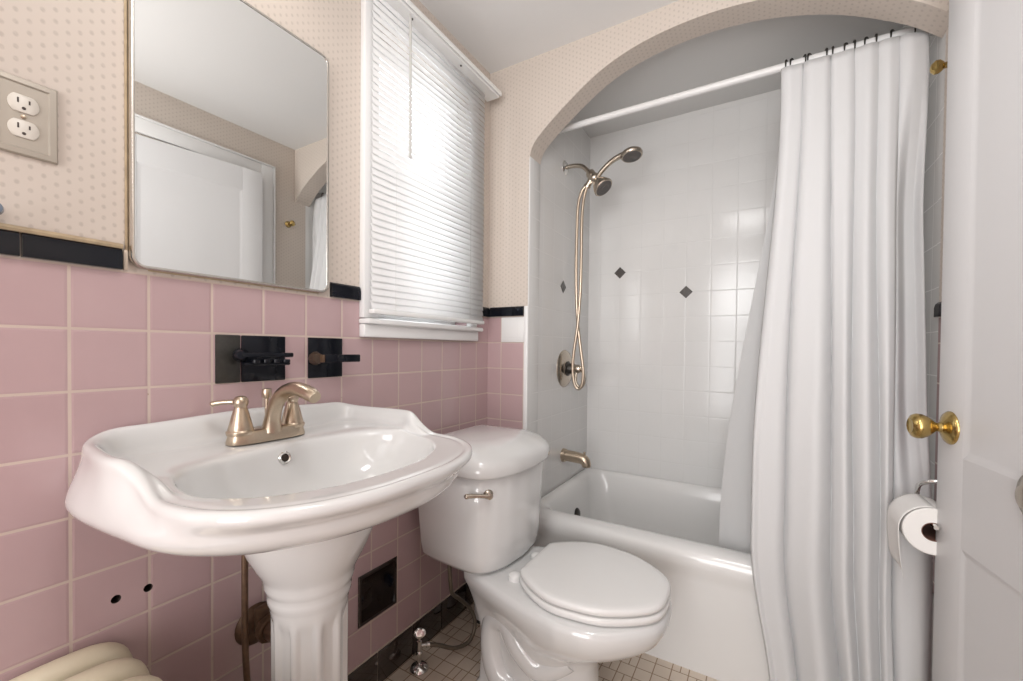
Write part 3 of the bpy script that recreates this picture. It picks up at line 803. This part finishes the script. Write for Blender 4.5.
bm = BM(); tube(bm, [(.085, 1.060, .075), (.108, 1.092, .062), (.140, 1.140, .035), (.165, 1.190, .040), (.165, 1.222, .085), (.150, 1.210, .140), (.145, 1.160, .195), (.150, 1.112, .240), (.165, 1.082, .285), (.165, 1.075, .345), (.165, 1.075, .388)], .0068, 12, 6)
hs = obj('braided_hose', bm, M['hose_braid'], wv)
bm = BM(); lathe(bm, [(.0105, 0), (.0115, .003), (.0115, .022), (.009, .025)], (.165, 1.075, .366), (0, 0, 1), 8); obj('hose_nut', bm, M['nickel'], hs)
# white canister behind the toilet
br = thing('toilet_brush_holder', (.105, 1.375, 0), 'slim white container with black foot standing on the floor behind the toilet', 'toilet brush holder')
bm = BM(); lathe(bm, [(.045, .001), (.046, .006), (.045, .012)], (.105, 1.375, 0), (0, 0, 1), 24); obj('foot', bm, M['rubber'], br)
bm = BM(); lathe(bm, [(.043, .0121), (.041, .08), (.034, .22), (.031, .27), (.024, .285), (.010, .29)], (.105, 1.375, 0), (0, 0, 1), 24); obj('canister', bm, M['white_plastic'], br)

# ------------------------------------------------------------------ radiator (foremost sections, bottom left corner)
rd = thing('radiator', (.25, .20, 0), 'cream painted cast iron radiator at the lower left edge of the picture', 'radiator')
for k in range(7):
    x = .030 + .074*k
    bm = BM(); yc0, yc1 = .085, .325
    def sec(y0, y1, z0, z1, w, zr):
        return None
    # each section: a flattened loop of two columns joined by rounded top and bottom
    n = 20; loops = []
    path = [(yc0+.035, .06), (yc0+.035, .42), (yc0+.038, .487), (yc0+.062, .512), (.5*(yc0+yc1), .516), (yc1-.062, .512), (yc1-.038, .487), (yc1-.035, .42), (yc1-.035, .06)]
    tube(bm, [(x, y, z) for y, z in path], [.022, .022, .022, .023, .024, .023, .022, .022, .022], 16, 5)
    tube(bm, [(x, yc0+.035, .085), (x, yc1-.035, .085)], .019, 14)
    tube(bm, [(x, .5*(yc0+yc1), .085), (x, .5*(yc0+yc1), .47)], .018, 14)
    for y in (yc0+.035, yc1-.035): lathe(bm, [(.016, 0), (.014, .03), (.02, .07)], (x, y, 0), (0, 0, 1), 12)
    obj('section', bm, M['radiator'], rd, ang=70)
bm = BM()
for z in (.10, .44):
    tube(bm, [(.030, .20, z), (.474, .20, z)], .018, 12)
obj('connecting_pipe', bm, M['radiator'], rd)

# ------------------------------------------------------------------ bathtub
tub = thing('bathtub', (.80, 1.89, 0), 'white enamel bathtub built into the tiled alcove', 'bathtub')
def rr2(x0, x1, y0, y1, r, z, n=8):
    L = []
    for cx, cy, a0 in ((x1-r, y0+r, -PI/2), (x1-r, y1-r, 0), (x0+r, y1-r, PI/2), (x0+r, y0+r, PI)):
        for i in range(n+1):
            a = a0 + PI/2*i/n; L.append(Vector((cx+r*math.cos(a), cy+r*math.sin(a), z)))
    return L
x0, x1, y1 = XA+.0065, XR-.001, YE-.001
F = 1.505
bm = BM()
loft(bm, [rr2(x0, x1, F+.002, y1, .004, 0), rr2(x0, x1, F, y1, .004, .012), rr2(x0, x1, F, y1, .004, .300), rr2(x0, x1, F-.004, y1, .006, .325), rr2(x0, x1, F-.010, y1, .010, .345),
          rr2(x0, x1, F-.013, y1, .014, .366), rr2(x0, x1, F-.010, y1, .016, .386), rr2(x0, x1, F+.001, y1, .018, .401), rr2(x0+.002, x1-.002, F+.018, y1-.002, .02, .409), rr2(x0+.01, x1-.01, F+.040, y1-.008, .03, .411),
          rr2(x0+.022, x1-.03, F+.062, y1-.014, .05, .409), rr2(x0+.034, x1-.042, F+.080, y1-.020, .065, .401), rr2(x0+.044, x1-.055, F+.092, y1-.026, .08, .386), rr2(x0+.053, x1-.075, F+.102, y1-.034, .09, .350),
          rr2(x0+.068, x1-.12, F+.118, y1-.046, .10, .24), rr2(x0+.088, x1-.18, F+.140, y1-.066, .11, .13), rr2(x0+.115, x1-.23, F+.165, y1-.09, .11, .088), rr2(x0+.16, x1-.29, F+.205, y1-.13, .10, .075), rr2(x0+.25, x1-.4, F+.28, y1-.2, .08, .072)])
obj('tub_shell', bm, M['enamel'], tub, ang=60)
bm = BM(); lathe(bm, [(.030, 0), (.030, .004), (.024, .009), (.010, .010)], (x0+.0655, 1.93, .262), (1, 0, .14), 24); obj('overflow_plate', bm, M['dark_metal'], tub)
bm = BM(); lathe(bm, [(.027, 0), (.027, .003), (.015, .004)], (.42, 1.93, .0725), (0, 0, 1), 22); obj('drain', bm, M['nickel'], tub)

# ------------------------------------------------------------------ shower fittings
XS = XA-.0145
sp = thing('tub_spout', (XS, 1.952, .532), 'brushed nickel tub spout on the white tiled wall above the tub rim', 'spout')
bm = BM(); lathe(bm, [(.033, 0), (.033, .006), (.031, .016), (.026, .020)], (XS-.001, 1.952, .538), (1, 0, 0), 24); obj('flange', bm, M['bronze_nickel'], sp)
bm = BM(); tube(bm, [(XS+.015, 1.952, .538), (XS+.05, 1.952, .537), (XS+.090, 1.952, .534), (XS+.112, 1.952, .526), (XS+.121, 1.952, .510), (XS+.122, 1.952, .497)], [.0275, .0272, .0262, .0250, .0225, .0205], 18, 5)
obj('spout_body', bm, M['bronze_nickel'], sp, ang=60)
bm = BM(); lathe(bm, [(.0035, 0), (.0035, .014), (.006, .016), (.006, .022), (.002, .024)], (XS+.112, 1.952, .544), (0, 0, 1), 12); obj('diverter_knob', bm, M['bronze_nickel'], sp)
sv = thing('shower_valve', (XS, 1.955, .972), 'round nickel shower valve with looped lever below the hose', 'shower valve')
bm = BM(); lathe(bm, [(.092, 0), (.092, .004), (.086, .011), (.070, .015), (.045, .017), (.042, .020)], (XS-.001, 1.955, .972), (1, 0, 0), 36); obj('escutcheon', bm, M['nickel'], sv)
bm = BM(); lathe(bm, [(.036, .017), (.036, .022), (.027, .026), (.025, .052), (.021, .058), (.004, .060)], (XS, 1.955, .972), (1, 0, 0), 24); obj('valve_sleeve', bm, M['dark_metal'], sv)
bm = BM(); lathe(bm, [(.020, .050), (.021, .056), (.021, .078), (.017, .086), (.004, .088)], (XS, 1.955, .972), (1, 0, 0), 22)
hp = [(.262, 1.955, .985), (.278, 1.952, .960), (.288, 1.948, .925), (.284, 1.945, .897), (.268, 1.945, .884), (.250, 1.945, .897), (.244, 1.948, .925), (.246, 1.952, .955)]
tube(bm, hp, .0075, 10, 5); obj('lever_handle', bm, M['nickel'], sv)
sh = thing('shower_set', (XS, 1.937, 1.965), 'nickel shower arm with fixed head and hand shower on the alcove wall', 'shower')
bm = BM(); lathe(bm, [(.034, 0), (.034, .003), (.026, .009), (.014, .012)], (XS-.001, 1.937, 1.965), (1, 0, 0), 26); obj('arm_flange', bm, M['chrome'], sh)
bm = BM(); tube(bm, [(XS+.004, 1.937, 1.965), (XS+.04, 1.937, 1.966), (XS+.085, 1.937, 1.955), (XS+.115, 1.937, 1.928), (XS+.132, 1.937, 1.904)], .0105, 14, 5); obj('shower_arm', bm, M['nickel'], sh)
bm = BM(); lathe(bm, [(.012, 0), (.020, .006), (.022, .014), (.022, .040), (.018, .050), (.010, .053)], (.303, 1.937, 1.922), (.55, 0, -.84), 18)
sphere(bm, (.330, 1.937, 1.888), .024, 16, 10); lathe(bm, [(.015, 0), (.015, .034), (.018, .036), (.018, .046)], (.318, 1.937, 1.888), (-.55, 0, -.83), 14); obj('diverter', bm, M['nickel'], sh)
fd = Vector((.62, -.12, -.78)).normalized()
bm = BM(); lathe(bm, [(.012, 0), (.015, .008), (.022, .014), (.030, .024), (.040, .042), (.046, .058), (.047, .064), (.044, .068), (.030, .069)], Vector((.338, 1.935, 1.880)), fd, 28); fh = obj('fixed_head', bm, M['nickel'], sh)
bm = BM(); lathe(bm, [(.040, 0), (.038, .003), (.022, .0035), (.019, .006), (.004, .0062)], Vector((.338, 1.935, 1.880))+fd*.0685, fd, 28); obj('nozzle_face', bm, M['rubber_seal'], fh)
bm = BM(); tube(bm, [(.335, 1.935, 1.872), (.352, 1.925, 1.888), (.382, 1.918, 1.912), (.415, 1.914, 1.934), (.450, 1.912, 1.948), (.482, 1.911, 1.952)], [.0095, .0105, .0115, .0115, .0125, .016], 14, 5); obj('hand_shower_handle', bm, M['nickel'], sh)
hd = Vector((.16, -.12, -.98)).normalized(); hc = Vector((.508, 1.911, 1.958))
bm = BM(); lathe(bm, [(.012, -.006), (.034, -.002), (.045, .006), (.048, .014), (.046, .022), (.043, .025)], hc, hd, 30); hh = obj('hand_shower_head', bm, M['nickel'], sh)
bm = BM(); lathe(bm, [(.040, .0245), (.038, .027), (.022, .0275), (.019, .0295), (.004, .030)], hc, hd, 28); obj('spray_face', bm, M['rubber_seal'], hh)
bm = BM(); tube(bm, [(.300, 1.937, 1.862), (.270, 1.934, 1.835), (.252, 1.932, 1.76), (.247, 1.932, 1.60), (.247, 1.93, 1.45), (.252, 1.93, 1.30), (.262, 1.93, 1.18), (.278, 1.928, 1.07), (.291, 1.926, .98), (.286, 1.925, .915), (.268, 1.925, .893), (.250, 1.922, .915), (.240, 1.92, .98), (.245, 1.92, 1.07), (.262, 1.922, 1.20), (.272, 1.924, 1.35), (.274, 1.926, 1.52), (.274, 1.928, 1.70), (.282, 1.930, 1.80), (.298, 1.932, 1.850), (.325, 1.935, 1.872)], .0072, 10, 6)
obj('shower_hose', bm, M['hose_metal'], sh, ang=70)

sh.location += Vector((.014, -.034, -.013)); sv.location += Vector((.0145, -.034, .002)); sp.location += Vector((.0145, -.034, .008))  # fittings pushed towards the camera along the line of sight, onto the wall

# ------------------------------------------------------------------ rod, curtain, liner, rings
RY, RZ, RR = 1.700, 2.028, .0135
rod = thing('shower_rod', (.81, RY, RZ), 'white shower curtain rod spanning the alcove behind the arch', 'curtain rod')
bm = BM(); tube(bm, [(XA+.001, RY, RZ), (XAR-.001, RY, RZ)], RR, 18); obj('rod_tube', bm, M['white_paint'], rod)
bm = BM(); lathe(bm, [(.026, 0), (.026, .006), (.018, .018), (.0155, .03)], (XA+.001, RY, RZ), (1, 0, 0), 22); obj('end_socket', bm, M['white_paint'], rod)
bm = BM(); lathe(bm, [(.026, 0), (.026, .006), (.018, .018), (.0155, .03)], (XAR-.001, RY, RZ), (-1, 0, 0), 22); obj('end_socket', bm, M['white_paint'], rod)
ring_x = [1.088, 1.104, 1.137, 1.153, 1.195, 1.213, 1.248, 1.266, 1.298, 1.319, 1.359, 1.413]
ords = ['first', 'second', 'third', 'fourth', 'fifth', 'sixth', 'seventh', 'eighth', 'ninth', 'tenth', 'eleventh', 'twelfth']
rbm = BM(); pts = []
for k in range(15):
    a = math.radians(-60 + 250*k/14); pts.append((0, -.019*math.cos(a), .0195*math.sin(a)))
pts = [(0, -.030, -.050), (0, -.0285, -.040), (0, -.023, -.026), (0, -.0180, -.010), (0, -.0175, .003), (0, -.0128, .0130), (0, 0, .0178), (0, .0118, .0130), (0, .0160, .003)]
tube(rbm, pts, [.0015, .0015, .0016, .0018, .0026, .0036, .0036, .0030, .0018], 8, 4)
rme = finish(rbm, 'curtain_hook', M['dark_metal'], 70)
for k, x in enumerate(ring_x):
    o = bpy.data.objects.new('curtain_hook', rme); C.objects.link(o)
    o.location = (x, RY, RZ); o.rotation_euler = (0, 0, random.uniform(-.5, .5))
    tag(o, '%s black curtain hook from the left along the white rod' % ords[k], 'curtain hook', 'black hooks on the shower rod')

CT = [0, .16, .375, .53, .685, .825, 1.0]          # creases of the pleats, at the rod
CB = [0, .205, .49, .60, .735, .805, 1.0]          # and at the hem
PA = [.75, 1.25, .7, .75, .6, .9]
def curtain_fn(u, v):
    # u across, v from the top (0) to the hem (1)
    z = 2.004 - v*(2.004-.03)
    xl = 1.072 + (1.012-1.072)*sst(.06, .66, v) + .062*sst(.76, 1.02, v)
    xr = 1.430 + (1.420-1.430)*sst(.0, .30, v)
    x = xl + (xr-xl)*u
    yc = 1.692 + (1.462-1.692)*sst(-.30, .80, v)
    if v > .8: yc = 1.462
    m = sst(0, .75, v)
    c = [a+(b-a)*m + (.006*math.sin(9*v+2.1*k) if 0 < k < 6 else 0) for k, (a, b) in enumerate(zip(CT, CB))]
    j = max(k for k in range(6) if u >= c[k]-1e-9); t = (u-c[j])/(c[j+1]-c[j])
    amp = (.020 + .026*sst(.0, .6, v))*PA[j]
    bulge = math.sin(PI*min(1, max(0, t)))**.62*(1 + .16*math.sin(2*PI*t+1.3*j+2.5*v)) - .55
    y = yc - amp*bulge
    y += .085*sst(.79, .90, u)*(1-.45*sst(.95, 1., u))*sst(.04, .3, v)*(1-.93*sst(.52, .74, v))
    y -= .020*(1-sst(0, .05, u))*sst(.3, .7, v)
    if v < .05:                                           # cloth sags a little between the hooks
        z -= (.004 + .010*(1 if j == 5 else .45)*math.sin(PI*t))*(1-v/.05)
    return Vector((x, y, z))
bm = BM(); grid(bm, curtain_fn, 260, 70)
tag(obj('shower_curtain', bm, M['curtain'], None, 180, False, solid=.0012), 'white fabric shower curtain drawn to the right and hanging outside the tub', 'shower curtain')
def liner_fn(u, v):
    z = 1.995 - v*(1.995-.33)
    xl = 1.080 + (.912-1.080)*sst(.02, .95, v)**.92
    xr = 1.36 - .16*v
    x = xl + (xr-xl)*u
    y = 1.712 + (1.645-1.712)*v + (.004+.007*v)*math.sin(2*PI*(1.6*u+.1)) + .002*math.sin(7*v+3*u)
    return Vector((x, y, z))
bm = BM(); grid(bm, liner_fn, 90, 50)
tag(obj('curtain_liner', bm, M['liner'], None, 180, False, solid=.0008), 'thin white liner sheet hanging inside the tub left of the curtain', 'curtain liner')

# brass peg on the right wall
bm = BM(); lathe(bm, [(.019, 0), (.019, .004), (.014, .009), (.008, .013), (.0075, .030), (.012, .034), (.0165, .040), (.0165, .048), (.010, .055), (.003, .057)], (XR-.0005, 1.490, 1.800), (-1, 0, 0), 22)
tag(obj('wall_hook', bm, M['brass']), 'small brass knob hook on the right wall beside the curtain top', 'hook')

# ------------------------------------------------------------------ toilet paper and holder on the right wall
TPY, TPX, TPZ = 1.345, 1.370, .680
hld = thing('paper_holder', (XR, TPY+.09, .75), 'chrome wire paper holder on the right wall behind the door edge', 'paper holder')
bm = BM(); lathe(bm, [(.020, 0), (.020, .004), (.013, .010)], (XR-.0005, TPY+.03, .752), (-1, 0, 0), 20); obj('wall_plate', bm, M['chrome'], hld)
bm = BM(); tube(bm, [(XR-.006, TPY+.03, .752), (XR-.040, TPY+.03, .762), (XR-.066, TPY+.035, .758), (TPX, TPY+.050, .745), (TPX, TPY+.070, .722), (TPX, TPY+.072, TPZ+.012), (TPX, TPY+.060, TPZ+.002), (TPX, TPY+.03, TPZ), (TPX, TPY-.068, TPZ)], .0050, 10, 5); obj('wire_arm', bm, M['chrome'], hld)
tp = thing('toilet_paper_roll', (TPX, TPY, TPZ), 'white toilet paper roll with loose sheet hanging beside the door edge', 'toilet paper')
bm = BM(); r0, r1, hw = .0210, .053, .052
rc = TPZ - .0155
def circ(r, y, n=40): return [(TPX + r*math.cos(2*PI*i/n), y, rc + r*math.sin(2*PI*i/n)) for i in range(n)]
loft(bm, [circ(r0, TPY+hw), circ(r1-.002, TPY+hw), circ(r1, TPY+hw-.002), circ(r1, TPY-hw+.002), circ(r1-.002, TPY-hw), circ(r0, TPY-hw)], True, False, False)
obj('paper_layers', bm, M['paper'], tp)
bm = BM(); loft(bm, [circ(r0, TPY-hw-.0005), circ(r0, TPY+hw+.0005), circ(r0-.0015, TPY+hw+.0005), circ(r0-.0015, TPY-hw-.0005), circ(r0, TPY-hw-.0005)], True, False, False); obj('core', bm, M['core'], tp)
bm = BM()
def sheet(u, v):
    y = TPY - hw + 2*hw*u
    if v < .35:
        a = PI*.5 + PI*.5*(v/.35); r = r1+.0022+.004*(v/.35)
        return Vector((TPX + r*math.cos(a), y, rc + r*math.sin(a)))
    t = (v-.35)/.65; L = .118 - .020*u
    return Vector((TPX - r1 - .0062 + .010*t*t + .004*math.sin(5*u)*t, y, rc - L*t))
grid(bm, sheet, 10, 24); obj('loose_sheet', bm, M['paper'], tp, 180, False, solid=.0008)

# ------------------------------------------------------------------ door standing ajar on the right, with its casing
A = math.radians(7.2); FREE = Vector((1.374, 1.30, 0)); DW, DH, DT = .625, 2.02, .035
du = Vector((math.sin(A), -math.cos(A), 0)); dn = Vector((-math.cos(A), -math.sin(A), 0))  # along the door towards its hinge; out into the room
def D(s, out, z): return FREE + du*s + dn*out + Vector((0, 0, z))
dr = struct('door_1', None, None, 'white panelled door standing ajar at the right edge', 'door', loc=tuple(FREE + du*DW))
def dbox(bm, s0, s1, o0, o1, z0, z1, bev=0.):
    vs = box(bm, (0, 0, 0), (1, 1, 1))
    for v, (s, o, z) in zip(vs, ((s0,o0,z0),(s1,o0,z0),(s1,o1,z0),(s0,o1,z0),(s0,o0,z1),(s1,o0,z1),(s1,o1,z1),(s0,o1,z1))): v.co = D(s, o, z)
    if bev:
        es = list({e for v in vs for e in v.link_edges}); bmesh.ops.bevel(bm, geom=es, offset=bev, segments=2, profile=.5, affect='EDGES')
SW = .098
bm = BM(); dbox(bm, 0, SW, -DT, 0, .012, DH, .002); dbox(bm, DW-SW, DW, -DT, 0, .012, DH, .002)
for z0, z1 in ((.012, .20), (.668, .852), (DH-.12, DH)): dbox(bm, SW, DW-SW, -DT, -.0003, z0, z1)
obj('door_frame', bm, M['door_paint'], dr)
for z0, z1 in ((.20, .668), (.852, DH-.12)):
    bm = BM()
    def q(m, o): return [D(SW+m, o, z0+m), D(DW-SW-m, o, z0+m), D(DW-SW-m, o, z1-m), D(SW+m, o, z1-m)]
    loft(bm, [q(0, -.0003), q(.006, -.0016), q(.014, -.0036), q(.018, -.004)], cap0=False)
    loft(bm, [q(0, -DT+.001), q(.022, -DT+.010)], cap0=False)
    obj('door_panel', bm, M['door_paint'], dr, ang=15)
kc = D(.050, 0, .907)
bm = BM(); lathe(bm, [(.0355, 0), (.0355, .002), (.032, .006), (.022, .011), (.014, .014), (.0125, .016)], kc, dn, 32); kb = obj('door_knob', bm, M['brass'], dr, 60); kb['label'] = 'brass knob'
bm = BM(); lathe(bm, [(.011, .015), (.0095, .020), (.0105, .026), (.016, .031), (.0225, .039), (.0265, .048), (.0272, .056), (.0240, .063), (.0165, .067), (.0145, .0655), (.0110, .0645), (.003, .0642)], kc, dn, 32); obj('knob_grip', bm, M['brass'], kb, 60)
nc = D(.304, 0, .836)
bm = BM(); lathe(bm, [(.0440, 0), (.0440, .002), (.040, .006), (.024, .009), (.018, .010)], nc, dn, 32); nk = obj('lock_rose', bm, M['nickel'], dr, 60); nk['label'] = 'round brushed nickel rose'
bm = BM(); lathe(bm, [(.012, .009), (.012, .013), (.0185, .0145), (.019, .018), (.012, .0205), (.003, .021)], nc, dn, 28); obj('lock_knob', bm, M['nickel'], nk, 60)
bm = BM()
cx0, cx1 = XR-.016, XR
box(bm, (cx0, 1.325, 0), (cx1, 1.402, 2.105), .003); box(bm, (cx0, .59, 0), (cx1, .667, 2.105), .003); box(bm, (cx0, .667, 2.03), (cx1, 1.325, 2.105), .003)
box(bm, (cx0-.008, 1.392, 0), (cx0, 1.402, 2.105), .002); box(bm, (cx0-.008, .59, 2.095), (cx0, 1.402, 2.105), .002); box(bm, (cx0-.008, .59, 0), (cx0, .60, 2.105), .002)
struct('trim_15', bm, M['white_paint'], 'white casing around the doorway in the right wall', 'door casing')

# ------------------------------------------------------------------ light
w = bpy.data.worlds.new('World'); S.world = w; w.use_nodes = True
bg = w.node_tree.nodes['Background']; bg.inputs[0].default_value = (.95, .98, 1., 1); bg.inputs[1].default_value = 5.6
def area(name, loc, target, sx, sy, power, col=(1, .96, .91)):
    d = bpy.data.lights.new(name, 'AREA'); d.shape = 'RECTANGLE'; d.size = sx; d.size_y = sy; d.energy = power; d.color = col
    o = bpy.data.objects.new(name, d); C.objects.link(o); o.location = loc
    o.rotation_euler = (Vector(target)-Vector(loc)).to_track_quat('-Z', 'Y').to_euler(); return o
area('rear_fill', (.95, -1.9, 1.15), (.7, 1.5, .95), 1.0, 1.9, 46, (1, 1, 1))  # added fill from behind the camera, source not seen
area('ceiling_fill', (.92, .24, ZC-.035), (.90, .24, 0), .34, .34, 6, (1, .99, .98))  # added overhead fill for the left side, no fixture in view
area('bounce_fill', (1.02, .12, 1.66), (1.0, 1.15, ZC), .7, .7, 8, (1, 1, 1))  # added upward fill that brightens the ceiling
area('vanity_lamp', (.13, .53, 2.06), (.45, .53, 1.2), .10, .36, .5, (1, .95, .88))

# ------------------------------------------------------------------ camera
yaw, pitch, roll, f, cy = .534928, -.0148720, .0101461, 420.703, 355.786
fw = Vector((-math.sin(yaw)*math.cos(pitch), math.cos(yaw)*math.cos(pitch), math.sin(pitch)))
r = Vector((math.cos(yaw), math.sin(yaw), 0)); u = r.cross(fw)
r2 = r*math.cos(roll) + u*math.sin(roll); u2 = -r*math.sin(roll) + u*math.cos(roll)
cam = bpy.data.cameras.new('Camera'); co = bpy.data.objects.new('Camera', cam); C.objects.link(co)
mt = Matrix((r2, u2, -fw)).transposed().to_4x4(); mt.translation = (1.02924, 0, 1.065)
co.matrix_world = mt
cam.sensor_width = 36; cam.lens = f*36/1023; cam.shift_y = (cy-340.5)/1023; cam.clip_start = .02
S.camera = co
S.view_settings.view_transform = 'Standard'; S.view_settings.look = 'None'
S.view_settings.exposure = -0.1; S.view_settings.gamma = 1.0; S.view_settings.use_curve_mapping = False
